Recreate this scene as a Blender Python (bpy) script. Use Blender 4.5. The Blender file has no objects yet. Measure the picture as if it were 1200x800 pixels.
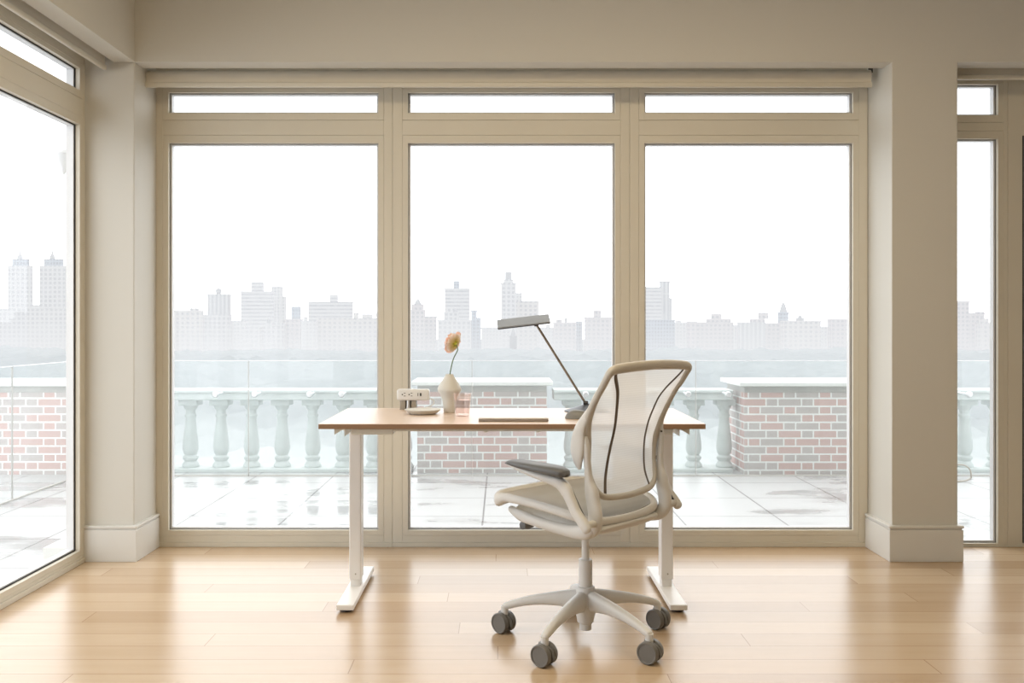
import bpy, bmesh, math, random
from mathutils import Vector, Matrix, noise
random.seed(7)
PI = math.pi
scene = bpy.context.scene
COL = scene.collection
V = Vector

# ------------------------------------------------------------------ materials
class NT:
    def __init__(self, name):
        self.m = bpy.data.materials.new(name); self.m.use_nodes = True
        self.t = self.m.node_tree; self.t.nodes.clear()
        self.out = self.t.nodes.new('ShaderNodeOutputMaterial')
    def n(self, typ, **kw):
        nd = self.t.nodes.new(typ)
        for k, v in kw.items(): setattr(nd, k, v)
        return nd
    def l(self, a, b): self.t.links.new(a, b)
    def put(self, inp, v):
        if isinstance(v, (int, float)): inp.default_value = v
        elif isinstance(v, (tuple, list)): inp.default_value = v
        else: self.l(v, inp)
    def math(self, op, a, b=None, c=None, clamp=False):
        nd = self.n('ShaderNodeMath', operation=op); nd.use_clamp = clamp
        self.put(nd.inputs[0], a)
        if b is not None: self.put(nd.inputs[1], b)
        if c is not None: self.put(nd.inputs[2], c)
        return nd.outputs[0]
    def mixc(self, f, a, b, blend='MIX'):
        nd = self.n('ShaderNodeMix', data_type='RGBA', blend_type=blend)
        self.put(nd.inputs[0], f)
        for i, v in ((6, a), (7, b)):
            if isinstance(v, (tuple, list)): v = (*v, 1) if len(v) == 3 else v
            self.put(nd.inputs[i], v)
        return nd.outputs[2]
    def coord(self, kind='Object'):
        return self.n('ShaderNodeTexCoord').outputs[kind]
    def mapping(self, vec, scale=(1, 1, 1), loc=(0, 0, 0), rot=(0, 0, 0)):
        nd = self.n('ShaderNodeMapping'); self.l(vec, nd.inputs[0])
        nd.inputs['Scale'].default_value = scale; nd.inputs['Location'].default_value = loc
        nd.inputs['Rotation'].default_value = rot
        return nd.outputs[0]
    def noise(self, vec, scale, detail=3, rough=.5):
        nd = self.n('ShaderNodeTexNoise'); self.l(vec, nd.inputs['Vector'])
        nd.inputs['Scale'].default_value = scale; nd.inputs['Detail'].default_value = detail
        nd.inputs['Roughness'].default_value = rough
        return nd.outputs[0]
    def white(self, vec):
        nd = self.n('ShaderNodeTexWhiteNoise', noise_dimensions='3D'); self.l(vec, nd.inputs['Vector'])
        return nd.outputs[0]
    def sep(self, vec):
        nd = self.n('ShaderNodeSeparateXYZ'); self.l(vec, nd.inputs[0]); return nd.outputs
    def comb(self, x, y, z):
        nd = self.n('ShaderNodeCombineXYZ')
        for i, v in enumerate((x, y, z)): self.put(nd.inputs[i], v)
        return nd.outputs[0]
    def bump(self, h, strength=.2, dist=.01):
        nd = self.n('ShaderNodeBump'); self.l(h, nd.inputs['Height'])
        nd.inputs['Strength'].default_value = strength; nd.inputs['Distance'].default_value = dist
        return nd.outputs[0]
    def pbr(self, col, rough=.5, metal=0, bump=None, **kw):
        b = self.n('ShaderNodeBsdfPrincipled')
        if isinstance(col, (tuple, list)): col = (*col, 1) if len(col) == 3 else col
        self.put(b.inputs['Base Color'], col); self.put(b.inputs['Roughness'], rough)
        self.put(b.inputs['Metallic'], metal)
        if bump is not None: self.l(bump, b.inputs['Normal'])
        for k, v in kw.items(): self.put(b.inputs[k.replace('_', ' ')], v)
        self.l(b.outputs[0], self.out.inputs[0]); return b

def srgb(r, g, b):
    f = lambda c: (c/255/12.92) if c/255 <= .04045 else ((c/255+.055)/1.055)**2.4
    return (f(r), f(g), f(b))

def simple(name, col, rough=.5, metal=0, var=.04, scale=6, bump=0, **kw):
    t = NT(name); vec = t.coord()
    nz = t.noise(vec, scale, 4)
    c2 = tuple(max(0, c*(1-var*2)) for c in col)
    c = t.mixc(nz, c2, col)
    bp = t.bump(t.noise(vec, scale*30, 2), bump, .002) if bump else None
    t.pbr(c, rough, metal, bp, **kw)
    return t.m

M = {}
M['paint'] = simple('wall_paint', (.64, .625, .575), .55, var=.015, scale=2)
M['paint_trim'] = simple('trim_paint', (.70, .695, .665), .4, var=.015, scale=2)
M['frame'] = simple('window_frame_paint', (.70, .665, .575), .38, var=.02, scale=3)
M['gasket'] = simple('black_rubber', (.02, .02, .022), .6)
M['gasket_grey'] = simple('grey_rubber', (.16, .16, .17), .6)
M['bead'] = simple('white_glazing_bead', (.75, .76, .78), .4)
M['blind'] = simple('blind_fabric', (.72, .67, .57), .8, var=.03)
M['cream'] = simple('chair_cream_plastic', (.655, .65, .63), .42, var=.02)
M['cream_shaded'] = simple('shaded_cream_plastic', (.55, .525, .475), .42, var=.02)  # chair cream darkened to paint in shade on the room-facing back frame
M['base_cream'] = simple('chair_base_plastic', (.70, .70, .685), .42, var=.02)
M['pad'] = simple('arm_pad_rubber', (.125, .13, .135), .42, var=.05)
M['caster'] = simple('caster_plastic', (.17, .165, .155), .45, var=.05)
M['seam'] = simple('dark_seam_tape', (.15, .125, .10), .6)
M['steel_white'] = simple('white_powder_coat', (.86, .85, .83), .32, var=.02)
M['black'] = simple('black_plastic', (.02, .02, .02), .45)
M['lampgrey'] = simple('brushed_grey_metal', (.30, .33, .37), .4, .1, var=.1, scale=20)
M['lampdark'] = simple('dark_lamp_metal', (.045, .047, .055), .4, .3)
M['lamparm'] = simple('bronze_grey_rod', (.30, .26, .22), .35, .7)
M['white'] = simple('white_plastic', (.76, .765, .76), .4, var=.02)
M['greyclamp'] = simple('grey_clamp', (.38, .35, .30), .5)
M['ceramic'] = simple('cream_ceramic', (.70, .69, .645), .6, var=.05, scale=14, bump=.15)
M['laptop'] = simple('silver_aluminium', (.80, .79, .78), .3, .35, var=.02)
M['laptopdark'] = simple('laptop_side', (.34, .30, .27), .5)
M['mouse'] = simple('grey_mouse_shell', (.22, .22, .21), .45)
M['stone'] = simple('pale_limestone', (.66, .70, .69), .8, var=.12, scale=5, bump=.3)
M['cap'] = simple('pale_cap_stone', (.80, .80, .775), .7, var=.08, scale=4)
M['frieze'] = simple('grey_frieze_stone', (.52, .51, .485), .8, var=.12, scale=5)
M['stem'] = simple('green_stem', (.10, .17, .045), .5)
M['calyx'] = simple('yellow_green_calyx', (.50, .50, .04), .5)
M['steelstud'] = simple('steel_stud', (.7, .72, .74), .3, .6)

def wood_floor():
    t = NT('oak_planks'); s = t.sep(t.coord())
    x, y = s[0], s[1]
    w = .127
    row = t.math('FLOOR', t.math('DIVIDE', y, w))
    off = t.math('MULTIPLY', t.math('FRACT', t.math('MULTIPLY', row, .618)), 2.3)
    bx = t.math('DIVIDE', t.math('ADD', x, off), 1.9)
    bid = t.math('FLOOR', bx)
    rnd = t.white(t.comb(row, bid, 0.0))
    vec = t.comb(t.math('ADD', x, t.math('MULTIPLY', rnd, 37.)), t.math('MULTIPLY', y, 9.0), rnd)
    grain = t.noise(vec, 2.2, 5, .6)
    c = t.mixc(grain, (.50, .37, .235), (.60, .465, .325))
    tone = t.mixc(rnd, (.84, .77, .69), (1.08, 1.08, 1.08))
    c = t.mixc(1.0, c, tone, 'MULTIPLY')
    fy = t.math('FRACT', t.math('DIVIDE', y, w))
    ey = t.math('MINIMUM', fy, t.math('SUBTRACT', 1.0, fy))
    fx = t.math('FRACT', bx)
    ex = t.math('MULTIPLY', t.math('MINIMUM', fx, t.math('SUBTRACT', 1.0, fx)), 15.)
    e = t.math('MINIMUM', ey, ex)
    gap = t.math('LESS_THAN', e, .014)
    c = t.mixc(t.math('MULTIPLY', gap, .8), c, (.30, .17, .08))
    rough = t.math('ADD', t.math('MULTIPLY', grain, .06), .22)
    t.pbr(c, rough, 0, t.bump(t.math('ADD', grain, t.math('MULTIPLY', gap, -2.)), .02, .003), Specular_IOR_Level=1.0)
    return t.m
M['floor'] = wood_floor()

def desk_wood():
    t = NT('desk_oak_veneer'); v = t.mapping(t.coord(), (1.2, 14, 14))
    g = t.noise(v, 3.5, 5, .6)
    c = t.mixc(g, (.66, .51, .40), (.74, .60, .49))
    t.pbr(c, .34, 0, None, Specular_IOR_Level=.75)
    return t.m
M['desk'] = desk_wood()
def edge_wood():
    t = NT('desk_edge_wood'); v = t.mapping(t.coord(), (2, 30, 40))
    g = t.noise(v, 3, 4, .6)
    t.pbr(t.mixc(g, (.20, .115, .065), (.32, .20, .12)), .5)
    return t.m
M['deskedge'] = edge_wood()

def pavers():
    t = NT('wet_terrace_pavers'); s = t.sep(t.coord())
    P = .655
    fx = t.math('FRACT', t.math('DIVIDE', t.math('ADD', s[0], .125+20*P), P))
    fy = t.math('FRACT', t.math('DIVIDE', t.math('ADD', s[1], -6.8+20*P), P))
    ex = t.math('MINIMUM', fx, t.math('SUBTRACT', 1.0, fx)); ey = t.math('MINIMUM', fy, t.math('SUBTRACT', 1.0, fy))
    gap = t.math('LESS_THAN', t.math('MINIMUM', ex, ey), .009)
    v = t.mapping(t.coord(), (.7, 1.6, 1))
    nz = t.noise(v, 1.3, 5, .55)
    wet = t.math('MULTIPLY', t.math('SUBTRACT', nz, .52), 9.0, clamp=True)
    c = t.mixc(wet, (.46, .47, .47), (.33, .33, .33))
    c = t.mixc(t.math('MULTIPLY', gap, .75), c, (.09, .08, .08))
    rough = t.math('SUBTRACT', .40, t.math('MULTIPLY', wet, .30))
    t.pbr(c, rough, 0, t.bump(t.math('MULTIPLY', gap, -1.), .2, .004), Specular_IOR_Level=.8)
    return t.m
M['paver'] = pavers()

def brick(tint=1.6, name='flemish_brick'):
    t = NT(name); s = t.sep(t.coord())
    geo = t.n('ShaderNodeNewGeometry')
    ns = t.sep(geo.outputs['Normal'])
    side = t.math('GREATER_THAN', t.math('ABSOLUTE', ns[0]), .6)
    u = t.math('ADD', t.math('MULTIPLY', s[0], t.math('SUBTRACT', 1., side)), t.math('MULTIPLY', s[1], side))
    h = .0685
    r = t.math('DIVIDE', t.math('ADD', s[2], .172), h)
    row = t.math('FLOOR', r); fz = t.math('FRACT', r)
    par = t.math('FLOORED_MODULO', row, 2.)
    p = t.math('DIVIDE', t.math('ADD', t.math('ADD', u, 31.11), t.math('MULTIPLY', par, .1525)), .305)
    cell = t.math('FLOOR', p); f = t.math('FRACT', p)
    isS = t.math('GREATER_THAN', f, .335)
    mz = t.math('LESS_THAN', fz, .20)
    mv = t.math('ADD', t.math('LESS_THAN', f, .04), t.math('LESS_THAN', t.math('ABSOLUTE', t.math('SUBTRACT', f, .355)), .02), clamp=True)
    mort = t.math('MAXIMUM', mz, mv)
    rnd = t.white(t.comb(cell, row, t.math('ADD', isS, .5)))
    nz = t.noise(t.coord(), 40, 3)
    warm = t.mixc(nz, (.33*tint, .225*tint, .205*tint), (.38*tint, .27*tint, .25*tint))
    cool = t.mixc(nz, (.28*tint, .25*tint, .24*tint), (.33*tint, .30*tint, .29*tint))
    c = t.mixc(t.math('GREATER_THAN', rnd, .52), warm, cool)
    c = t.mixc(mort, c, (.80, .80, .79))
    t.pbr(c, .85, 0, t.bump(t.math('MULTIPLY', mort, -1.), .3, .005))
    return t.m
M['brick'] = brick()

def glass(name, tint=(.97, .985, .98), base=.045, veil=0.0, refl=.8):
    t = NT(name)
    tr = t.n('ShaderNodeBsdfTransparent'); tr.inputs[0].default_value = (*tint, 1)
    gl = t.n('ShaderNodeBsdfGlossy'); gl.inputs['Roughness'].default_value = .02
    gl.inputs[0].default_value = (refl, refl, refl, 1)
    lw = t.n('ShaderNodeLayerWeight'); lw.inputs['Blend'].default_value = .5
    fac = t.math('ADD', t.math('MULTIPLY', t.math('POWER', lw.outputs['Facing'], 4.), .6), base, clamp=True)
    mx = t.n('ShaderNodeMixShader'); t.l(fac, mx.inputs[0]); t.l(tr.outputs[0], mx.inputs[1]); t.l(gl.outputs[0], mx.inputs[2])
    res = mx.outputs[0]
    if veil:  # whitish glare and haze veil mixed into the glass itself
        df = t.n('ShaderNodeBsdfDiffuse'); df.inputs[0].default_value = (.8, .83, .84, 1)
        tl = t.n('ShaderNodeBsdfTranslucent'); tl.inputs[0].default_value = (.8, .84, .86, 1)
        a = t.n('ShaderNodeMixShader'); a.inputs[0].default_value = .6; t.l(df.outputs[0], a.inputs[1]); t.l(tl.outputs[0], a.inputs[2])
        v = t.mapping(t.coord(), (3, 3, .25))
        st = t.math('ADD', t.math('MULTIPLY', t.noise(v, 3., 4), veil*1.2), veil*.4)
        m2 = t.n('ShaderNodeMixShader'); t.l(st, m2.inputs[0]); t.l(res, m2.inputs[1]); t.l(a.outputs[0], m2.inputs[2])
        res = m2.outputs[0]
    t.l(res, t.out.inputs[0]); return t.m
M['glass'] = glass('window_glass', (.985, .99, .99), .02, veil=.05)
M['railglass'] = glass('balustrade_glass', (.93, .96, .96), .05, veil=.13)
M['tumbler'] = glass('pink_glass', (.97, .91, .885), .09, refl=1.0)
M['water'] = glass('drinking_water', (.96, .95, .955), .05, refl=1.0)

def mesh_fabric(name, col, transp, scale=260.):
    t = NT(name); s = t.sep(t.coord('Object'))
    df = t.n('ShaderNodeBsdfDiffuse'); df.inputs[0].default_value = (*col, 1)
    tl = t.n('ShaderNodeBsdfTranslucent'); tl.inputs[0].default_value = (*col, 1)
    a = t.n('ShaderNodeMixShader'); a.inputs[0].default_value = .58
    t.l(df.outputs[0], a.inputs[1]); t.l(tl.outputs[0], a.inputs[2])
    tr = t.n('ShaderNodeBsdfTransparent')
    st = t.math('ADD', t.math('MULTIPLY', t.math('SINE', t.math('MULTIPLY', s[2], scale*3)), .02), transp)
    m = t.n('ShaderNodeMixShader'); t.l(st, m.inputs[0]); t.l(a.outputs[0], m.inputs[1]); t.l(tr.outputs[0], m.inputs[2])
    t.l(m.outputs[0], t.out.inputs[0]); return t.m
M['backmesh'] = mesh_fabric('sheer_back_mesh', (.92, .93, .93), .20)
M['seatmesh'] = mesh_fabric('seat_mesh', (.67, .67, .66), .05)

def petal():
    t = NT('peach_petal')
    v = t.coord(); r = t.n('ShaderNodeVectorMath', operation='LENGTH'); t.l(v, r.inputs[0])
    f = t.math('MULTIPLY', t.math('SUBTRACT', r.outputs[1 if len(r.outputs) > 1 else 0], .012), 38., clamp=True)
    nz = t.noise(v, 60, 3)
    c = t.mixc(f, (.86, .74, .25), (.93, .83, .76))
    edge = t.math('MULTIPLY', t.math('GREATER_THAN', t.math('ADD', t.math('MULTIPLY', nz, .02), r.outputs[1 if len(r.outputs) > 1 else 0]), .054), .6)
    c = t.mixc(edge, c, (.85, .42, .27))
    df = t.n('ShaderNodeBsdfDiffuse'); tl = t.n('ShaderNodeBsdfTranslucent'); t.l(c, df.inputs[0]); t.l(c, tl.inputs[0])
    m = t.n('ShaderNodeMixShader'); m.inputs[0].default_value = .45; t.l(df.outputs[0], m.inputs[1]); t.l(tl.outputs[0], m.inputs[2])
    t.l(m.outputs[0], t.out.inputs[0]); return t.m
M['petal'] = petal()

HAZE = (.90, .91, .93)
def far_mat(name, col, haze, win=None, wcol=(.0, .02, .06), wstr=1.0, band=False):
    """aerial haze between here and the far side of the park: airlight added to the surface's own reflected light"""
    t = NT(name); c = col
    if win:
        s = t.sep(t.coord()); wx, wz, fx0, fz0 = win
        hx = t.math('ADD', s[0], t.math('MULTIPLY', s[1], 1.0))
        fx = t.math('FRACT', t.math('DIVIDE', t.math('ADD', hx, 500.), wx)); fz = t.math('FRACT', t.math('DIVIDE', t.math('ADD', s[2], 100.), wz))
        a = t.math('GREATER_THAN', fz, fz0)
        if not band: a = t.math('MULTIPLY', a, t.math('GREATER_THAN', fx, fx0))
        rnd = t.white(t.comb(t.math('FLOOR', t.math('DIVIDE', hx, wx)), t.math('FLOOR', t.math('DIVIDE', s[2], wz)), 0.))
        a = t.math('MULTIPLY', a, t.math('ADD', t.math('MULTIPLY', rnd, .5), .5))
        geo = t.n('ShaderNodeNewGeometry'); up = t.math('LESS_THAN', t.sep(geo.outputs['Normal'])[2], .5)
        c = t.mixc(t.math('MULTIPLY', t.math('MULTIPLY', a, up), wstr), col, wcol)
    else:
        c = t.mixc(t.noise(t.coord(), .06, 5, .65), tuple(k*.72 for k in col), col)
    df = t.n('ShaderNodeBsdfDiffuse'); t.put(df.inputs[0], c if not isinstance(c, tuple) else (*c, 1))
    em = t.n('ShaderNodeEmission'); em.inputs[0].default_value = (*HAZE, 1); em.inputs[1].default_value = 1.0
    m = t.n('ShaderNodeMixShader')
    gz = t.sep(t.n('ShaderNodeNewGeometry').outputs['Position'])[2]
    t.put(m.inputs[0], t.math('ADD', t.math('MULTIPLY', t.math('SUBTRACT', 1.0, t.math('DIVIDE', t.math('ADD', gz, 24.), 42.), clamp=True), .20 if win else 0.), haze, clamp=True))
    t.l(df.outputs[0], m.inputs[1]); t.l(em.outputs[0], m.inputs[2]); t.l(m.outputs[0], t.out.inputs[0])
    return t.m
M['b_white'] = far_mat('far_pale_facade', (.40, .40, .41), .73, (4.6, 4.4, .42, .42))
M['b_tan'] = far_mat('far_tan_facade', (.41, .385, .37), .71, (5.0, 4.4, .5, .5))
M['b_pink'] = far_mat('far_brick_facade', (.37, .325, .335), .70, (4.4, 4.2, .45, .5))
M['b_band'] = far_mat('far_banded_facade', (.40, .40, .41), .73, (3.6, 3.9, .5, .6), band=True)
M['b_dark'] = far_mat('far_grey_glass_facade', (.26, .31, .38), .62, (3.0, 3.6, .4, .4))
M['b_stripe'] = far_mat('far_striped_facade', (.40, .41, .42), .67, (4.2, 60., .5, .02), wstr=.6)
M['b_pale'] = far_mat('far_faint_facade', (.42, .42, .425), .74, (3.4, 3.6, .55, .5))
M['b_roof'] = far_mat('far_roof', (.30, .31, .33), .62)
def woods():
    t = NT('bare_winter_woods'); s = t.sep(t.coord())
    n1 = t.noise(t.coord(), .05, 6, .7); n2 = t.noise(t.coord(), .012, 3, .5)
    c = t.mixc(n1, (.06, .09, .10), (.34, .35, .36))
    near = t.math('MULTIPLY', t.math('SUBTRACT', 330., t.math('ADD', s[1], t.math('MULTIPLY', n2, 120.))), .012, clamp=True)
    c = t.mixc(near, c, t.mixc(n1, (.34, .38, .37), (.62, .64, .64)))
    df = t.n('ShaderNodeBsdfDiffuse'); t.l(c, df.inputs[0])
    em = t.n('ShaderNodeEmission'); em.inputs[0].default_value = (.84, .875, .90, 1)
    m = t.n('ShaderNodeMixShader'); t.put(m.inputs[0], t.math('ADD', .50, t.math('MULTIPLY', t.math('DIVIDE', t.math('SUBTRACT', s[1], 330.), 480., clamp=True), .36)))  # haze painted in as emission, stronger with distance
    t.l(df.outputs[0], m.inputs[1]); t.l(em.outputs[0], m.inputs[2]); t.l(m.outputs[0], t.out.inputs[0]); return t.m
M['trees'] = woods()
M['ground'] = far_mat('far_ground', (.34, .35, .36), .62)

# ------------------------------------------------------------------ geometry helpers
def link(o, parent=None):
    COL.objects.link(o)
    if parent: o.parent = parent
    return o
def obj(name, bm, mat, parent=None, smooth=True, loc=None, label=None, angle=35):
    bmesh.ops.recalc_face_normals(bm, faces=bm.faces)
    me = bpy.data.meshes.new(name); bm.to_mesh(me); bm.free()
    mats = mat if isinstance(mat, list) else [mat]
    for m in mats: me.materials.append(m)
    if smooth:
        for p in me.polygons: p.use_smooth = True
        me.set_sharp_from_angle(angle=math.radians(angle))
    o = bpy.data.objects.new(name, me)
    if loc is not None: o.location = loc
    if label: o['label'] = label
    return link(o, parent)
def thing(name, label, cat, loc=(0, 0, 0), rz=0, group=None):
    o = bpy.data.objects.new(name, None); o.empty_display_size = .1
    o.location = loc; o.rotation_euler = (0, 0, rz); o['label'] = label; o['category'] = cat
    if group: o['group'] = group
    return link(o)
def tag(o, label, cat, group=None, kind=None):
    o['label'] = label; o['category'] = cat
    if group: o['group'] = group
    if kind: o['kind'] = kind
    return o
def struct(name, bm, mat, label=None, cat=None, **kw):
    o = obj(name, bm, mat, **kw); o['kind'] = 'structure'
    if label: o['label'] = label
    if cat: o['category'] = cat
    return o
def copy_tree(o, parent=None):
    c = o.copy(); COL.objects.link(c)
    if parent: c.parent = parent
    for ch in list(o.children): copy_tree(ch, c)
    return c

def box(bm, x0, x1, y0, y1, z0, z1, bev=0, seg=2, mi=0):
    b = bmesh.new()
    bmesh.ops.create_cube(b, size=1)
    for v in b.verts:
        v.co = V(((x0+x1)/2+v.co.x*(x1-x0), (y0+y1)/2+v.co.y*(y1-y0), (z0+z1)/2+v.co.z*(z1-z0)))
    if bev: bmesh.ops.bevel(b, geom=b.edges[:], offset=bev, segments=seg, affect='EDGES', profile=.5)
    for f in b.faces: f.material_index = mi
    merge(bm, b)
def merge(bm, b, mat=None):
    if mat is not None: bmesh.ops.transform(b, matrix=mat, verts=b.verts)
    me = bpy.data.meshes.new('tmp'); b.to_mesh(me); b.free(); bm.from_mesh(me); bpy.data.meshes.remove(me)
def lathe(bm, prof, n=32, c=(0, 0, 0), axis='z'):
    rings = []
    for r, z in prof:
        ring = []
        for k in range(n):
            a = 2*PI*k/n
            p = (r*math.cos(a), r*math.sin(a), z)
            if axis == 'x': p = (z, r*math.cos(a), r*math.sin(a))
            if axis == 'y': p = (r*math.cos(a), z, r*math.sin(a))
            ring.append(bm.verts.new(V(c)+V(p)))
        rings.append(ring)
    for a, b in zip(rings, rings[1:]):
        for k in range(n): bm.faces.new((a[k], a[(k+1) % n], b[(k+1) % n], b[k]))
    if prof[0][0] > 1e-6: bm.faces.new(rings[0][::-1])
    if prof[-1][0] > 1e-6: bm.faces.new(rings[-1])
    bmesh.ops.remove_doubles(bm, verts=bm.verts, dist=1e-6)
def catmull(pts, closed=False, sub=6):
    n = len(pts); out = []
    cnt = n if closed else n-1
    for i in range(cnt):
        def g(k):
            return pts[k % n] if closed else pts[min(max(k, 0), n-1)]
        p0, p1, p2, p3 = [list(g(i+d)) for d in (-1, 0, 1, 2)]
        for s in range(sub):
            t = s/sub
            out.append([.5*((2*b)+(-a+c)*t+(2*a-5*b+4*c-d)*t*t+(-a+3*b-3*c+d)*t**3) for a, b, c, d in zip(p0, p1, p2, p3)])
    if not closed: out.append(list(pts[-1]))
    return out
def sweep(bm, rows, ref=(0, 0, 1), closed=False, n=14, power=2.0, sub=6, round_ends=True):
    """rows: (x,y,z,a,b): a = half size along ref, b = half size across"""
    rs = catmull(rows, closed, sub)
    P = [V(r[:3]) for r in rs]; N = len(P); rings = []
    def ring(p, t, a, b, rf):
        rf = V(rf); nn = rf - t*rf.dot(t)
        if nn.length < 1e-5: nn = t.orthogonal()
        nn.normalize(); bb = t.cross(nn); vs = []
        for k in range(n):
            th = 2*PI*k/n; c, s = math.cos(th), math.sin(th)
            c = math.copysign(abs(c)**(2/power), c); s = math.copysign(abs(s)**(2/power), s)
            vs.append(bm.verts.new(p+nn*(a*c)+bb*(b*s)))
        return vs
    for i in range(N):
        a_, b_ = (P[(i-1) % N], P[(i+1) % N]) if closed else (P[max(i-1, 0)], P[min(i+1, N-1)])
        t = (b_-a_).normalized(); r = rs[i]
        ha, hb = max(r[3], 1e-4), max(r[4], 1e-4)
        if not closed and i == 0 and round_ends:
            m = min(ha, hb)
            for q in (.98, .8, .5): rings.append(ring(P[0]-t*m*.9*math.sqrt(1-(1-q)**2)*1.0, t, ha*(1-q*.0-math.sqrt(max(0, 1-(1-q)**2))*.0)*math.sqrt(max(.02, 1-q*q)), hb*math.sqrt(max(.02, 1-q*q)), ref))
        rings.append(ring(P[i], t, ha, hb, ref))
        if not closed and i == N-1 and round_ends:
            m = min(ha, hb)
            for q in (.5, .8, .98): rings.append(ring(P[i]+t*m*.9*q, t, ha*math.sqrt(max(.02, 1-q*q)), hb*math.sqrt(max(.02, 1-q*q)), ref))
    cnt = len(rings) if closed else len(rings)-1
    for i in range(cnt):
        A, B = rings[i], rings[(i+1) % len(rings)]
        for k in range(n): bm.faces.new((A[k], A[(k+1) % n], B[(k+1) % n], B[k]))
    if not closed: bm.faces.new(rings[0][::-1]); bm.faces.new(rings[-1])
def tube(bm, pts, r, n=10, sub=5, closed=False):
    sweep(bm, [(*p, r, r) for p in pts], ref=(.13, .21, .97), n=n, sub=sub, closed=closed)
def grid(bm, f, nu, nv):
    vs = [[bm.verts.new(V(f(i/nu, j/nv))) for j in range(nv+1)] for i in range(nu+1)]
    for i in range(nu):
        for j in range(nv): bm.faces.new((vs[i][j], vs[i+1][j], vs[i+1][j+1], vs[i][j+1]))
def BM(): return bmesh.new()
def lerp_tab(tab, x):
    if x <= tab[0][0]: return tab[0][1:]
    for a, b in zip(tab, tab[1:]):
        if x <= b[0]:
            k = (x-a[0])/(b[0]-a[0]); return tuple(p+(q-p)*k for p, q in zip(a[1:], b[1:]))
    return tab[-1][1:]

# ------------------------------------------------------------------ camera
F0, CX, CY, H = 1070., 588., 381., 1.115
cam = bpy.data.cameras.new('camera'); cam.sensor_width = 36; cam.lens = F0*36/1200
cam.shift_x = (600-CX)/1200; cam.shift_y = -(400-CY)/1200; cam.clip_end = 6000; cam.clip_start = .05
co = link(bpy.data.objects.new('camera', cam)); co.location = (0, 0, H); co.rotation_euler = (PI/2, 0, 0)
scene.camera = co
def X(px, Y): return (px-CX)*Y/F0
def Z(py, Y): return H-(py-CY)*Y/F0

# ------------------------------------------------------------------ room shell
CEIL = 2.95; XL = -1.97; XR = 5.2; YB = -4.5; YW = 4.60
bm = BM(); box(bm, XL-.08, XR, YB, YW+.02, -.12, 0)
struct('floor', bm, M['floor'], 'pale oak plank floor with a soft satin reflection', 'floor', smooth=False)
bm = BM(); box(bm, -2.3, XR+.2, YB-.2, YW+.4, CEIL, CEIL+.2)
struct('ceiling', bm, M['paint'], 'cream painted ceiling above the window wall', 'ceiling', smooth=False)
bm = BM()
HB = 2.36
box(bm, -1.736, XR, 4.32, 4.426, HB, CEIL)          # header face over the window wall
box(bm, -1.736, XR, 4.426, YW+.25, 2.47, CEIL)      # blind pocket top
struct('wall_back', bm, M['paint'], 'cream bulkhead wall above the three tall windows', 'wall', smooth=False)
bm = BM()
box(bm, -1.838, -1.736, YB, 4.426, HB, CEIL)         # left header
box(bm, -2.25, -1.838, YB, YW+.25, 2.47, CEIL)
box(bm, -2.25, -1.97, YB, -1.2, 0, 2.47)
struct('wall_left', bm, M['paint'], 'cream bulkhead wall above the left-hand window', 'wall', smooth=False)
bm = BM(); box(bm, XR, XR+.2, YB, YW+.25, 0, CEIL)
struct('wall_right', bm, M['paint'], 'right side wall of the room', 'wall', smooth=False)
bm = BM(); box(bm, -2.25, XR+.2, YB-.2, YB, 0, CEIL)
struct('wall_rear', bm, M['paint'], 'wall behind the camera', 'wall', smooth=False)
# piers
bm = BM(); box(bm, -1.985, -1.740, 4.322, YW+.22, 0, 2.47, .004)
struct('trim_1', bm, M['paint'], 'square cream corner pillar between the left window and the tall windows', 'pillar', smooth=False)
bm = BM(); box(bm, 1.846, 2.158, 4.321, YW+.22, 0, 2.40, .004)
struct('trim_2', bm, M['paint'], 'square cream pillar right of the third tall window', 'pillar', smooth=False)
def baseboard(name, x0, x1, y0, y1, label):
    bm = BM()
    box(bm, x0, x1, y0, y1, 0, .150, .002)
    box(bm, x0+.004, x1-.004, y0+.004, y1, .150, .160, .002)
    box(bm, x0-.003, x1+.003, y0-.003, y1, .158, .170, .004)
    struct(name, bm, M['paint_trim'], label, 'baseboard', smooth=False)
baseboard('baseboard_left', -1.975, -1.722, 4.302, YW-.005, 'tall white baseboard wrapped round the left corner pillar')
baseboard('baseboard_right', 1.828, 2.176, 4.302, YW-.005, 'tall white baseboard wrapped round the right pillar')

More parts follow.
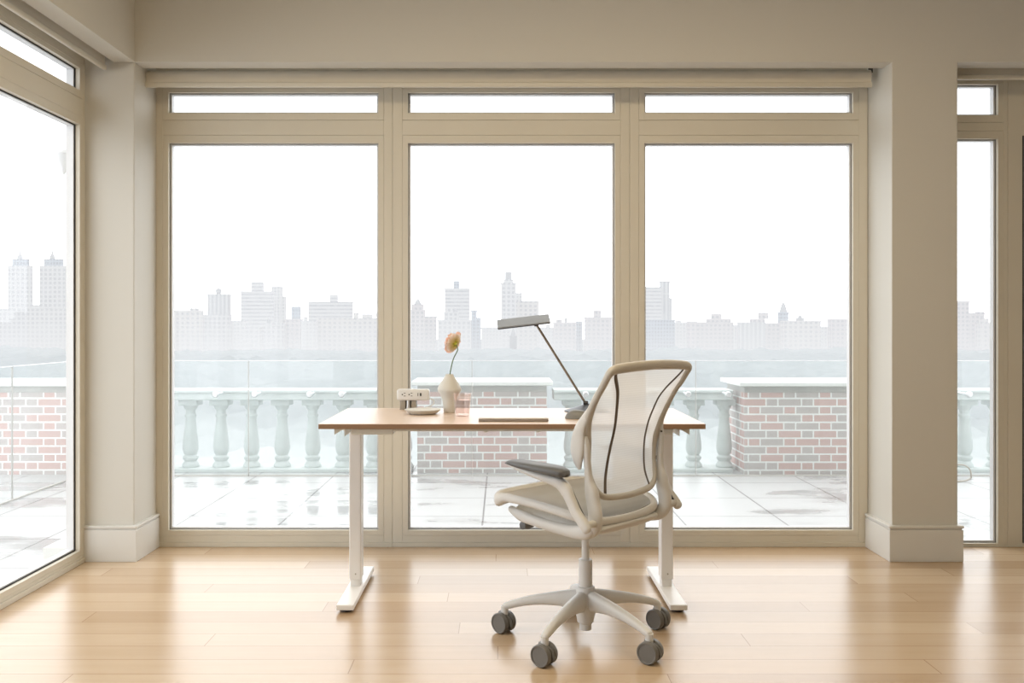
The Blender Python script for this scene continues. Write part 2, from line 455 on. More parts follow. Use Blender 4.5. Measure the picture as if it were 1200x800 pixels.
# ------------------------------------------------------------------ windows
def ring_frame(bm, x0, x1, z0, z1, gx0, gx1, gz0, gz1, y0, y1, bev=.0015):
    box(bm, x0, gx0, y0, y1, z0, z1, bev); box(bm, gx1, x1, y0, y1, z0, z1, bev)
    box(bm, gx0, gx1, y0, y1, z0, gz0, bev); box(bm, gx0, gx1, y0, y1, gz1, z1, bev)
def bay(name, x0, x1, gx0, gx1, gz0, gz1, tz0, tz1, label, sash=.055, ztop=2.42, zb=.022, cat='window', depth=.055, gk=.002, gm='gasket_grey'):
    """one window bay in the XZ plane; inner face at local y=0, growing to +y"""
    root = thing(name, label, cat); root['kind'] = 'structure'
    bm = BM()
    g = .0006
    # outer frame
    ring_frame(bm, x0+g, x1-g, zb, ztop, gx0-.028, gx1+.028, gz0-.026, tz1+.022, 0.0, depth)
    # mullion between transom and main light
    box(bm, gx0-.028, gx1+.028, .0, depth, gz1+.040, tz0-.036, .0015)
    # sill
    box(bm, x0, x1, -.008, depth, 0, zb, .002)
    obj('window_frame', bm, M['frame'], root, smooth=False)
    bm = BM()   # sashes, slightly proud
    ring_frame(bm, gx0-.0274, gx1+.0274, gz0-.025, gz1+.039, gx0, gx1, gz0, gz1, -.0006, .022, .0006)
    obj('sash', bm, M['frame'], root, smooth=False)
    bm = BM()
    ring_frame(bm, gx0-.0274, gx1+.0274, tz0-.035, tz1+.021, gx0, gx1, tz0, tz1, -.0006, .022, .0006)
    obj('sash', bm, M['frame'], root, smooth=False)
    bm = BM()
    for a, b in ((gz0, gz1), (tz0, tz1)):
        ring_frame(bm, gx0-.01, gx1+.01, a-.01, b+.01, gx0+gk, gx1-gk, a+gk, b-gk, .020, .0235, 0)
    obj('gasket', bm, M[gm], root, smooth=False)
    bm = BM()
    for a, b in ((gz0, gz1), (tz0, tz1)):
        ring_frame(bm, gx0-.02, gx1+.02, a-.02, b+.02, gx0+.010, gx1-.010, a+.010, b-.007, .025, depth+.004, 0)
    obj('glazing_bead', bm, M['bead'], root, smooth=False)
    for nm, a, b in (('glass_pane', gz0, gz1), ('transom_pane', tz0, tz1)):
        bm = BM()
        vs = [bm.verts.new(p) for p in ((gx0, .024, a), (gx1, .024, a), (gx1, .024, b), (gx0, .024, b))]
        bm.faces.new(vs); obj(nm, bm, M['glass'], root, smooth=False)
    return root
yg = YW+.02
def bx(px): return X(px, yg)
zg0, zg1, zt0, zt1 = Z(620, yg), Z(168.5, yg), Z(133.5, yg), Z(109.5, yg)
for nm, a, b, ga, gb, lab in (
    ('window_2', 180, 460, 199, 444, 'leftmost of the three tall windows, beside the corner pillar'),
    ('window_3', 460, 738, 478.5, 720, 'middle one of the three tall windows, behind desk lamp and vase'),
    ('window_4', 738, 1017, 754.5, 998, 'rightmost of the three tall windows, right of the office chair')):
    w = bay(nm, X(a, YW), X(b, YW), bx(ga), bx(gb), zg0, zg1, zt0, zt1, lab); w.location = (0, YW, 0)
# right-hand window and door beyond the pillar
w = bay('window_5', 2.10, X(1181, YW), 2.16, bx(1167), Z(635.5, yg), Z(163.5, yg), Z(136, yg), Z(100, yg),
        'narrow tall window just right of the right pillar', ztop=2.44, zb=.004); w.location = (0, YW, 0)
w = bay('door_1', X(1181, YW), 3.75, bx(1207), 3.65, .12, Z(170, yg), Z(136, yg), Z(100, yg),
        'glazed terrace door at the right edge of the room', ztop=2.44, zb=.004, cat='door'); w.location = (0, YW, 0)
bm = BM(); lathe(bm, [(.006, -.04), (.006, 0), (.018, 0), (.018, .006), (0, .006)], 16, axis='y'); tube(bm, [(0, -.04, 0), (0, -.045, 0), (.12, -.045, 0)], .007)
h = obj('door_handle', bm, M['steelstud'], w, loc=(bx(1207)-.03, -.004, 1.0))
bm = BM(); box(bm, bx(1196)-.0025, bx(1196)+.0025, -.0045, .01, .02, Z(160, yg)); obj('door_gap', bm, M['gasket'], w, smooth=False)
bm = BM(); box(bm, 3.75, XR, YW, YW+.2, 0, 2.47)
struct('wall_right_return', bm, M['paint'], 'cream wall right of the terrace door', 'wall', smooth=False)
# left windows in the plane X = XL : local x runs towards the camera side, built by rotating the bay
ZL = dict(gz0=.062, gz1=2.052, tz0=2.212, tz1=2.315)
w = bay('window_1', -4.318, -2.62, -4.262, -2.70, ZL['gz0'], ZL['gz1'], ZL['tz0'], ZL['tz1'],
        'tall window of the left wall, seen at an angle', ztop=2.44, gk=.005, gm='gasket')
w.rotation_euler = (0, 0, PI/2); w.location = (XL, 0, 0)      # local x -> -? set below
w.matrix_world = Matrix(((0, -1, 0, XL), (-1, 0, 0, 0), (0, 0, 1, 0), (0, 0, 0, 1)))
w2 = bay('window_6', -2.62, -.9, -2.54, -.98, ZL['gz0'], ZL['gz1'], ZL['tz0'], ZL['tz1'],
        'second tall window of the left wall, beside the camera', ztop=2.44)
w2.matrix_world = w.matrix_world.copy()
w3 = bay('window_7', -.9, 1.2, -.82, 1.12, ZL['gz0'], ZL['gz1'], ZL['tz0'], ZL['tz1'],
        'third tall window of the left wall, behind the camera', ztop=2.44)
w3.matrix_world = w.matrix_world.copy()

# ------------------------------------------------------------------ roller blinds
def blind(label, L, loc, rz, mirror=False):
    r = thing('roller_blind', label, 'blind', loc, rz, group='rolled-up roller blinds')
    bm = BM(); sweep(bm, [(0, 0, .055, .027, .027), (L, 0, .055, .027, .027)], ref=(0, 0, 1), n=24, sub=1, round_ends=False)
    obj('fabric_roll', bm, M['blind'], r)
    bm = BM(); box(bm, 0.004, L-.004, -.0285, -.0265, .012, .055); obj('hanging_fabric', bm, M['blind'], r, smooth=False)
    bm = BM(); box(bm, 0, L, -.036, -.018, -.010, .014, .004); obj('bottom_bar', bm, M['frame'], r)
    for x in (-.008, L+.004):
        bm = BM(); box(bm, x, x+.004, -.02, .03, .065, .10, .001); obj('end_bracket', bm, M['gasket'], r, smooth=False)
blind('long rolled-up cream roller blind above the three tall windows', X(1022, 4.46)-X(170, 4.46), (X(170, 4.46), 4.49, 2.287), 0)
blind('rolled-up roller blind above the left-wall window', 3.4, (-1.895, .9, 2.325), PI/2)
blind('rolled-up roller blind above the narrow right window and terrace door', 1.5, (2.175, 4.49, 2.325), 0)

# ------------------------------------------------------------------ desk
DY0, DY1 = 3.47, 4.137; DX0, DX1 = X(373, DY0), X(827, DY0); DC = (DX0+DX1)/2; DZ = .74
desk = thing('standing_desk', 'pale oak topped desk on two white steel columns, in front of the windows', 'desk', (DC, (DY0+DY1)/2, 0))
hw, hd = (DX1-DX0)/2, (DY1-DY0)/2
bm = BM(); box(bm, -hw, hw, -hd, hd, DZ-.0195, DZ, .0012, 1)
for f in bm.faces:
    c = f.calc_center_median(); f.material_index = 0 if c.z > DZ-.0013 else 1
obj('tabletop', bm, [M['desk'], M['deskedge']], desk, smooth=False)
def side_arm(s):
    # folded sheet arm with sloping underside, running front to back
    bm = BM()
    for x0, x1 in ((.585, .592),):
        pass
    def prism(xa, xb, yf, yb, zt, zf, zm):
        pts = [(yf, zt), (yf, zf), (yf+.16, zm), (yb-.16, zm), (yb, zf), (yb, zt)]
        A = [bm.verts.new((xa, y, z)) for y, z in pts]; B = [bm.verts.new((xb, y, z)) for y, z in pts]
        k = len(pts); bm.faces.new(A); bm.faces.new(B[::-1])
        for i in range(k): bm.faces.new((A[i], A[(i+1) % k], B[(i+1) % k], B[i]))
    prism(s*.646-.04, s*.646+.04, -hd+.07, hd-.07, DZ-.02, DZ-.026, DZ-.050)
    # triangular gusset pointing outward
    for (xo, xi, zb) in ((.678, .640, .0235), (.640, .632, .030)):
        q = [(s*xo, DZ-.0195), (s*xo, DZ-.0195-zb), (s*xi, DZ-.0195)]
        A = [bm.verts.new((x, -hd+.015, z)) for x, z in q]; B = [bm.verts.new((x, hd-.06, z)) for x, z in q]
        bm.faces.new(A); bm.faces.new(B[::-1])
        for i in range(3): bm.faces.new((A[i], A[(i+1) % 3], B[(i+1) % 3], B[i]))
    return bm
for s in (-1, 1):
    obj('support_arm', side_arm(s), M['frame'], desk, smooth=False)
bm = BM(); box(bm, -.615, .615, -hd+.02, -hd+.10, DZ-.030, DZ-.0195, .001)
box(bm, -.615, -.455, -hd+.018, -hd+.11, DZ-.043, DZ-.0195, .003)
box(bm, .455, .615, -hd+.018, -hd+.11, DZ-.043, DZ-.0195, .003)
box(bm, -.62, .62, .0, .08, DZ-.06, DZ-.0195, .002)
for x in (-.10, .10): box(bm, x-.008, x+.008, -hd+.03, -hd+.045, DZ-.036, DZ-.03, .002)
obj('crossbar', bm, M['frame'], desk, smooth=False)
for s in (-1, 1):
    xc = s*.646; fy0, fy1 = 3.53-(DY0+DY1)/2, 4.10-(DY0+DY1)/2; yc = (fy0+fy1)/2
    bm = BM(); box(bm, xc-.0245, xc+.0245, yc-.036, yc+.036, .062, DZ-.04, .004)
    lg = obj('leg', bm, M['steel_white'], desk, smooth=False)
    bm = BM(); box(bm, xc-.0205, xc+.0205, yc-.032, yc+.032, .03, .07, .003); obj('leg_insert', bm, M['steel_white'], lg)
    bm = BM(); lathe(bm, [(.0032, 0), (.0032, -.0015), (0, -.0015)], 12, (xc+.002, yc-.036, .086), 'y'); obj('screw', bm, M['greyclamp'], lg)
    bm = BM(); box(bm, xc-.034, xc+.034, fy0, fy1, .012, .034, .004)
    ft = obj('foot', bm, M['steel_white'], desk, smooth=False)
    for yy in (fy0+.05, fy1-.05):
        bm = BM(); lathe(bm, [(.028, 0), (.028, .014)], 24, (xc, yy, 0)); obj('levelling_pad', bm, M['black'], ft)

# ------------------------------------------------------------------ things on the desk
def onto(px, Y): return X(px, Y)
# vase
VY = 3.93; vx = X(526.7, VY)
bm = BM()
prof = [(0, 0), (.0235, 0), (.025, .002), (.027, .03), (.031, .055), (.039, .076), (.0465, .087), (.0505, .095), (.0515, .101), (.0495, .107),
        (.044, .117), (.037, .129), (.029, .142), (.022, .152), (.0185, .158), (.0178, .163), (.0165, .1645), (.0145, .163), (.014, .12), (0, .1)]
lathe(bm, prof, 48)
va = obj('bud_vase', bm, M['ceramic'], loc=(vx, VY, DZ), angle=50)
tag(va, 'cream ceramic vase with narrow neck and flared shoulder, holding one flower', 'vase')
# flower
fl = thing('cut_flower', 'single pale peach flower on a curved green stem, standing in the vase', 'flower', (vx, VY, DZ))
def fp(px, py, dy=0): return (X(px, VY+dy)-vx, dy, Z(py, VY+dy)-DZ)
bm = BM(); tube(bm, [(0, 0, .105), fp(527.2, 440), fp(528.8, 430), fp(531.5, 420), fp(535, 413), fp(536.3, 409.5), fp(535.5, 405.5), fp(533.7, 403)], .0022)
obj('stem', bm, M['stem'], fl)
hc = V(fp(533.6, 402.8))
axis = V((-.66, .52, .34)).normalized()          # direction the flower looks
q = axis.to_track_quat('Z', 'Y').to_matrix()
bm = BM()
random.seed(3)
for layer, (cnt, L, Wd, cup) in enumerate(((6, .050, .030, .30), (6, .046, .028, .6), (6, .036, .022, .95), (5, .026, .016, 1.2))):
    for k in range(cnt):
        a = 2*PI*(k+.5*(layer % 2))/cnt+random.uniform(-.15, .15); cp = cup+random.uniform(-.1, .1); LL = L*random.uniform(.88, 1.1); ph = random.uniform(0, 6)
        def f(u, v, a=a, cp=cp, LL=LL, ph=ph, Wd=Wd):
            s = (v-.5)*2
            w = Wd*math.sin(PI*min(1, .08+.80*u))**.7
            r = LL*(u-.08*u*s*s)
            ang = cp*(.35+.65*u)
            x = r*math.cos(ang); z = r*math.sin(ang)+.004*math.sin(s*5+ph)*u + .006*s*s*u
            y = w*s
            return q @ V((x*math.cos(a)-y*math.sin(a), x*math.sin(a)+y*math.cos(a), z))
        grid(bm, f, 8, 8)
obj('blossom', bm, M['petal'], fl, loc=hc, angle=180)
bm = BM()
for k in range(5):
    a = 2*PI*k/5
    def f(u, v, a=a):
        s = (v-.5)*2; x = .017*u; y = .006*s*(1-u*.8); z = -.003+.004*u
        return q @ V((x*math.cos(a)-y*math.sin(a), x*math.sin(a)+y*math.cos(a), z))
    grid(bm, f, 4, 2)
b2 = BM(); lathe(b2, [(0, -.007), (.003, -.006), (.006, -.002), (0, 0)], 12); merge(bm, b2, q.to_4x4())
obj('calyx', bm, M['calyx'], fl, loc=hc)
# tumbler
GY = 3.775; gx = X(542, GY)
tb = thing('drinking_glass', 'small pink-tinted glass of water standing before the vase', 'glass', (gx, GY, DZ))
bm = BM()
lathe(bm, [(0, 0), (.027, 0), (.0285, .003), (.032, .04), (.0385, .094), (.0370, .0945), (.0305, .04), (.0270, .008), (0, .007)], 40)
obj('tumbler', bm, M['tumbler'], tb)
bm = BM(); lathe(bm, [(0, .0085), (.0266, .0085), (.0300, .04), (.0338, .067), (0, .067)], 40); obj('water', bm, M['water'], tb)
# round cream dish
RY = 3.865; rx = X(495.5, RY)
bm = BM(); lathe(bm, [(0, 0), (.050, 0), (.060, .004), (.074, .016), (.0765, .0195), (.074, .0205), (.066, .017), (0, .016)], 48)
d = obj('round_dish', bm, M['ceramic'], loc=(rx, RY, DZ)); tag(d, 'low round cream dish in front of the power outlet block', 'dish')
# power outlet block clamped near the back edge
PY = 4.075; pw = thing('power_outlet_block', 'white desk power outlet block raised on a clamp at the back edge', 'power strip', (X(484, PY), PY, DZ))
def pl(px, Y=PY): return X(px, Y)-X(484, PY)
z0, z1 = Z(469.3, PY-.02)-DZ, Z(456, PY-.02)-DZ
bm = BM(); box(bm, pl(465, PY-.02), pl(503, PY-.02), -.022, .022, z0, z1, .0095, 4)
hb = obj('outlet_housing', bm, M['white'], pw)
bm = BM()
zc = (z0+z1)/2+.002
for cx in (471.8, 479.8):
    c = pl(cx, PY-.02)
    lathe(bm, [(.0030, -.0235), (.0030, -.0215)], 10, (c-.001, 0, zc), 'y'); obj('socket_slot', bm, M['black'], hb, smooth=False); bm = BM()
    for dz in (.0062, -.0062): box(bm, c+.006, c+.0135, -.0232, -.0215, zc+dz-.0012, zc+dz+.0012); obj('socket_slot', bm, M['black'], hb, smooth=False); bm = BM()
for cx, w in ((489.8, .0012), (493, .0034)):
    c = pl(cx, PY-.02); box(bm, c-w, c+w, -.0232, -.0215, zc-.0068, zc+.0068); obj('usb_port', bm, M['black'], hb, smooth=False); bm = BM()
bm = BM()
box(bm, pl(469), pl(475.5), -.012, .03, .002, z0+.002, .003); box(bm, pl(482), pl(488), -.012, .03, .002, z0+.002, .003)
box(bm, pl(469), pl(488), .012, .03, .002, z0+.002, .002)
box(bm, pl(469), pl(488), -.020, .058, 0.0003, .004, .001)
obj('clamp', bm, M['greyclamp'], pw)
bm = BM(); lathe(bm, [(.007, 0), (.008, .01), (.0065, .02), (.0065, z0+.001)], 20, (pl(478.8), -.014, .0)); obj('swivel_post', bm, M['steelstud'], pw)
bm = BM(); tube(bm, [(pl(502), .01, z0+.01), (pl(508), .012, z0-.002), (pl(507), .0, .02), (pl(497), -.03, .0035), (pl(510), -.045, .0028), (pl(516), -.01, .0028), (pl(512), .03, .0028)], .0022); obj('white_cable', bm, M['white'], pw)
# laptop
lp = thing('closed_laptop', 'thin closed silver laptop lying on the desk', 'laptop', (X(601.8, 3.56), 3.655, DZ))
lw, ld = .1365, .10
bm = BM(); box(bm, -lw, lw, -ld, ld, .0012, .0085, .002); obj('base', bm, M['laptopdark'], lp)
bm = BM(); box(bm, -lw, lw, -ld, ld, .009, .0155, .0028, 3); obj('lid', bm, M['laptop'], lp)
bm = BM(); box(bm, -lw+.004, lw-.004, -ld+.004, ld-.004, .0083, .0092); obj('hinge_gap', bm, M['black'], lp, smooth=False)
for x in (-.11, .11):
    for y in (-.085, .085): bm = BM(); box(bm, x-.01, x+.01, y-.004, y+.004, 0, .0014); obj('rubber_foot', bm, M['black'], lp, smooth=False)
# mouse
MY = 3.675
bm = BM()
def mf(u, v):
    th = u*2*PI; r = math.sin(v*PI/2)
    x = .062*math.cos(th)*r; y = .034*math.sin(th)*r
    z = .033*max(0, 1-r**2.6)**.62*(1-.25*(x/.062))
    return (x, y, z+.001)
grid(bm, mf, 40, 14); bmesh.ops.remove_doubles(bm, verts=bm.verts, dist=1e-5)
ms = thing('computer_mouse', 'grey computer mouse lying behind the chair back', 'mouse', (X(680, MY), MY, DZ))
obj('shell', bm, M['mouse'], ms)
bm = BM(); lathe(bm, [(0, 0), (.9, 0), (.93, .05), (.9, .1), (0, .1)], 32)
for v in bm.verts: v.co = V((v.co.x*.06, v.co.y*.032, v.co.z*.03))
obj('skid_base', bm, M['black'], ms)
# lamp
LY = 3.98; lx = X(688, LY)
lamp = thing('desk_lamp', 'slim desk lamp with flat grey bar head on a slanted rod', 'lamp', (lx, LY, DZ))
bm = BM(); lathe(bm, [(0, 0), (.099, 0), (.1, .002), (.098, .0045), (.05, .019), (.014, .031), (.010, .034), (0, .034)], 56)
obj('base', bm, M['lampdark'], lamp, angle=25)
def lq(px, py, Y): return (X(px, Y)-lx, Y-LY, Z(py, Y)-DZ)
A = lq(686.3, 472.5, 3.98); B = lq(628.5, 380, 3.94)
bm = BM(); tube(bm, [A, tuple((p+q_)/2 for p, q_ in zip(A, B)), B], .0054, n=14); obj('arm', bm, M['lamparm'], lamp)
bm = BM(); lathe(bm, [(.011, -.010), (.012, 0), (.011, .010)], 20, A, 'x'); obj('lower_joint', bm, M['lampdark'], lamp)
bm = BM(); lathe(bm, [(.008, -.009), (.009, 0), (.008, .009)], 20, B, 'x'); obj('upper_joint', bm, M['lampdark'], lamp)
hcx = V(lq(613.3, 376.4, 3.90))
head = BM(); box(head, -.1125, .1125, -.042, .042, -.003, .003, .0015)
for f in head.faces: f.material_index = 0
hm = Matrix.Translation(hcx) @ Matrix.Rotation(-math.radians(6.6), 4, 'Y') @ Matrix.Rotation(math.radians(24), 4, 'X')
bmesh.ops.transform(head, matrix=hm, verts=head.verts)
ho = obj('lamp_head', head, M['lampgrey'], lamp, smooth=False)
b2 = BM(); box(b2, -.1115, .1115, -.0425, -.036, -.0065, -.0032, .001); box(b2, -.1115, .1115, -.041, .041, -.0055, -.0032, .001)
bmesh.ops.transform(b2, matrix=hm, verts=b2.verts); obj('light_panel', b2, M['lampdark'], ho)

# ------------------------------------------------------------------ office chair  (local x = chair's right, y = forward)
YAW = math.radians(47)
ch = thing('office_chair', 'cream mesh-backed swivel office chair on casters, standing at the desk', 'chair', (.298, 3.25, 0), YAW)
BACK = [  # z, half width, y at frame, centre bulge
    (.552, .148, -.180, .000), (.575, .171, -.176, -.003), (.60, .181, -.166, -.008), (.641, .191, -.158, -.018), (.69, .196, -.157, -.027),
    (.726, .201, -.159, -.031), (.784, .218, -.172, -.033), (.828, .225, -.191, -.027), (.879, .228, -.220, -.014), (.919, .231, -.249, -.008), (.972, .226, -.280, -.006)]
def back_pt(s, z):
    w, y, b = lerp_tab(BACK, z); return V((s*w, y+b*(1-s*s), z))
bm = BM()
def bf(u, v):
    s = (v-.5)*2; z = .543+u*(.977-.543)
    p = back_pt(s, z); 
    if u < .08: p.z -= .006*(1-s*s)*(1-u/.08)
    return p
grid(bm, bf, 40, 28)
bmo = obj('back_mesh', bm, M['backmesh'], ch, angle=180)
for s in (-1, 1):
    rows = []
    for w, z in ((.204, .968), (.190, .945), (.147, .902), (.124, .868), (.112, .835), (.100, .790), (.097, .755), (.099, .715), (.106, .661), (.116, .605), (.129, .556)):
        ww, y, b = lerp_tab(BACK, z); k = w/ww
        rows.append((s*w, y+b*(1-k*k)-.003, z, .0075 if s < 0 else .0045, .0020))
    bm = BM(); sweep(bm, rows, ref=(1, 0, 0), n=8, sub=4); obj('seam', bm, M['seam'], bmo, label='dark curved seam of the mesh')
# frame ring : a along surface normal-ish (thin), b in-plane
half = [(0, -.290, .983, .012, .0165), (.10, -.288, .981, .012, .0165), (.19, -.284, .976, .012, .016), (.222, -.282, .971, .012, .0145), (.2335, -.277, .962, .012, .0125), (.2345, -.268, .948, .011, .0115), (.233, -.249, .919, .011, .0115),
        (.229, -.220, .879, .011, .0115), (.225, -.191, .828, .012, .014), (.216, -.172, .784, .014, .0165), (.199, -.159, .726, .014, .0165), (.193, -.156, .69, .013, .013), (.190, -.157, .641, .011, .010),
        (.183, -.166, .60, .011, .0095), (.170, -.174, .572, .011, .010), (.146, -.181, .551, .011, .011), (.10, -.186, .541, .011, .0105), (0, -.190, .537, .011, .0105)]
ring = half+[(-x, y, z, a, b) for x, y, z, a, b in half[-2:0:-1]]
bm = BM(); sweep(bm, ring, ref=(0, 1, .18), closed=True, n=14, power=2.4, sub=5)
bfr = obj('back_frame', bm, M['cream_shaded'], ch, angle=60)
for s in (-1, 1):
    # flared ear where the post grips the back frame
    bm = BM()
    sweep(bm, [(s*.229, -.195, .842, .010, .003), (s*.231, -.175, .81, .015, .008), (s*.231, -.156, .775, .021, .010), (s*.230, -.147, .735, .027, .010),
               (s*.229, -.144, .70, .026, .010), (s*.226, -.144, .67, .018, .009), (s*.223, -.148, .648, .008, .006)], ref=(0, 1, 0), n=16, power=2.3)
    obj('side_ear', bm, M['cream'], bfr, angle=60)
    # post
    bm = BM()
    sweep(bm, [(s*.221, -.172, .748, .007, .008), (s*.219, -.174, .715, .012, .011), (s*.213, -.174, .66, .0115, .011), (s*.209, -.176, .61, .0145, .013), (s*.205, -.183, .575, .024, .018),
               (s*.204, -.190, .54, .024, .018), (s*.205, -.199, .50, .025, .018), (s*.204, -.196, .465, .024, .018), (s*.198, -.170, .438, .022, .018), (s*.185, -.11, .428, .018, .02), (s*.15, -.04, .425, .015, .02)],
          ref=(0, 1, 0), n=16, power=2.3)
    obj('back_post', bm, M['cream'], ch, angle=60)
    # arm : under-pad blade + strut down to the pivot
    bm = BM()
    sweep(bm, [(s*.270, .124, .6385, .003, .010), (s*.272, .07, .632, .008, .022), (s*.272, .0, .620, .012, .028), (s*.271, -.06, .610, .015, .026), (s*.270, -.103, .600, .019, .020), (s*.268, -.128, .580, .021, .016),
               (s*.268, -.150, .545, .0185, .0145), (s*.268, -.172, .51, .0175, .0145), (s*.268, -.200, .480, .0175, .0145), (s*.268, -.213, .464, .0165, .0135)],
          ref=(0, .45, .9), n=16, power=2.5, sub=6)
    arm = obj('armrest', bm, M['cream'], ch, angle=60)
    bm = BM()
    sweep(bm, [(s*.270, .128, .6425, .0035, .013), (s*.271, .10, .647, .010, .028), (s*.272, .05, .6455, .0135, .037), (s*.272, -.02, .642, .0155, .040), (s*.271, -.08, .639, .0165, .038), (s*.270, -.118, .634, .015, .030), (s*.270, -.130, .630, .009, .020)],
          ref=(0, 0, 1), n=20, power=2.6)
    obj('arm_pad', bm, M['pad'], arm, angle=60, label='dark grey padded top of the armrest')
    bm = BM(); sweep(bm, [(s*.2550, -.140, .585, .003, .0032), (s*.2545, -.160, .548, .0042, .0032), (s*.2545, -.184, .51, .0045, .0032), (s*.2545, -.204, .484, .0035, .0032)], ref=(0, 1, 0), n=8); obj('slot', bm, M['black'], arm)
    bm = BM(); lathe(bm, [(.0125, .205*s), (.0125, .255*s)], 20, (0, -.204, .474), 'x'); obj('pivot', bm, M['cream'], arm)
    bm = BM(); lathe(bm, [(.002, 0), (.002, .0012), (0, .0012)], 10, (s*.279, -.148, .548), 'x'); obj('screw', bm, M['greyclamp'], arm)
bm = BM(); lathe(bm, [(0, -.002), (.0032, -.002), (.0032, .003), (0, .003)], 12, (.206, -.184, .735), 'y'); obj('rivet', bm, M['black'], bfr)
# seat
SR = [(.0, .232, .503, .026, .019), (.13, .230, .503, .026, .019), (.195, .224, .502, .027, .020), (.232, .204, .503, .025, .0185), (.240, .18, .510, .018, .016), (.2415, .155, .515, .0155, .015), (.243, .08, .513, .0145, .014), (.240, 0, .506, .0145, .014), (.235, -.07, .497, .0145, .014),
      (.222, -.125, .486, .0145, .014), (.185, -.165, .473, .0145, .014), (.12, -.182, .464, .0145, .013), (0, -.188, .460, .0145, .013)]
sring = SR+[(-x, y, z, a, b) for x, y, z, a, b in SR[-2:0:-1]]
bm = BM(); sweep(bm, sring, ref=(0, 0, 1), closed=True, n=14, power=2.3, sub=5); sf = obj('seat_frame', bm, M['cream'], ch, angle=60)
SW = [(-.186, .08, .470), (-.17, .165, .476), (-.15, .195, .482), (-.12, .220, .492), (-.07, .231, .503), (0, .236, .514), (.08, .239, .522), (.155, .238, .524), (.20, .224, .521), (.224, .195, .518)]
def seatf(u, v):
    y = -.186+u*.41; w, z = lerp_tab(SW, y); s = (v-.5)*2
    return (s*w, y, z-.010*(1-s*s)*math.sin(PI*min(1, max(0, u))))
bm = BM(); grid(bm, seatf, 24, 20); obj('seat_mesh', bm, M['seatmesh'], ch, angle=180)
bm = BM(); tube(bm, [(.232*s_, y_, z_) for s_, y_, z_ in ()] or [(-.205, -.143, .489), (-.165, -.166, .481), (-.08, -.176, .474), (0, -.178, .472), (.08, -.176, .474), (.165, -.166, .481), (.205, -.143, .489)], .0016, n=6); obj('seam', bm, M['seam'], sf)
# under-seat shell
bm = BM()
sweep(bm, [(0, .180, .468, .010, .17), (0, .168, .461, .018, .19), (0, .135, .455, .024, .203), (0, .08, .452, .028, .212), (0, 0, .448, .031, .216), (0, -.08, .442, .031, .214), (0, -.14, .438, .027, .205), (0, -.185, .440, .017, .18), (0, -.20, .445, .006, .14)],
      ref=(0, 0, 1), n=32, power=2.7, sub=5)
obj('underseat_shell', bm, M['cream'], ch, angle=60)
for s in (-1, 1):   # side rail below the seat joining the front of the shell to the post
    bm = BM(); sweep(bm, [(s*.20, .17, .466, .012, .013), (s*.212, .12, .455, .020, .014), (s*.217, .04, .445, .018, .016), (s*.216, -.03, .438, .019, .017), (s*.214, -.10, .434, .021, .018), (s*.214, -.16, .438, .024, .018), (s*.210, -.185, .450, .018, .016)],
                     ref=(0, .3, 1), n=14, power=2.3); obj('side_bracket', bm, M['cream'], ch, angle=60)
bm = BM(); lathe(bm, [(0, -.03), (.014, -.026), (.017, 0), (.014, .026), (0, .03)], 20, (-.16, .135, .412), 'x'); obj('adjustment_knob', bm, M['pad'], ch)
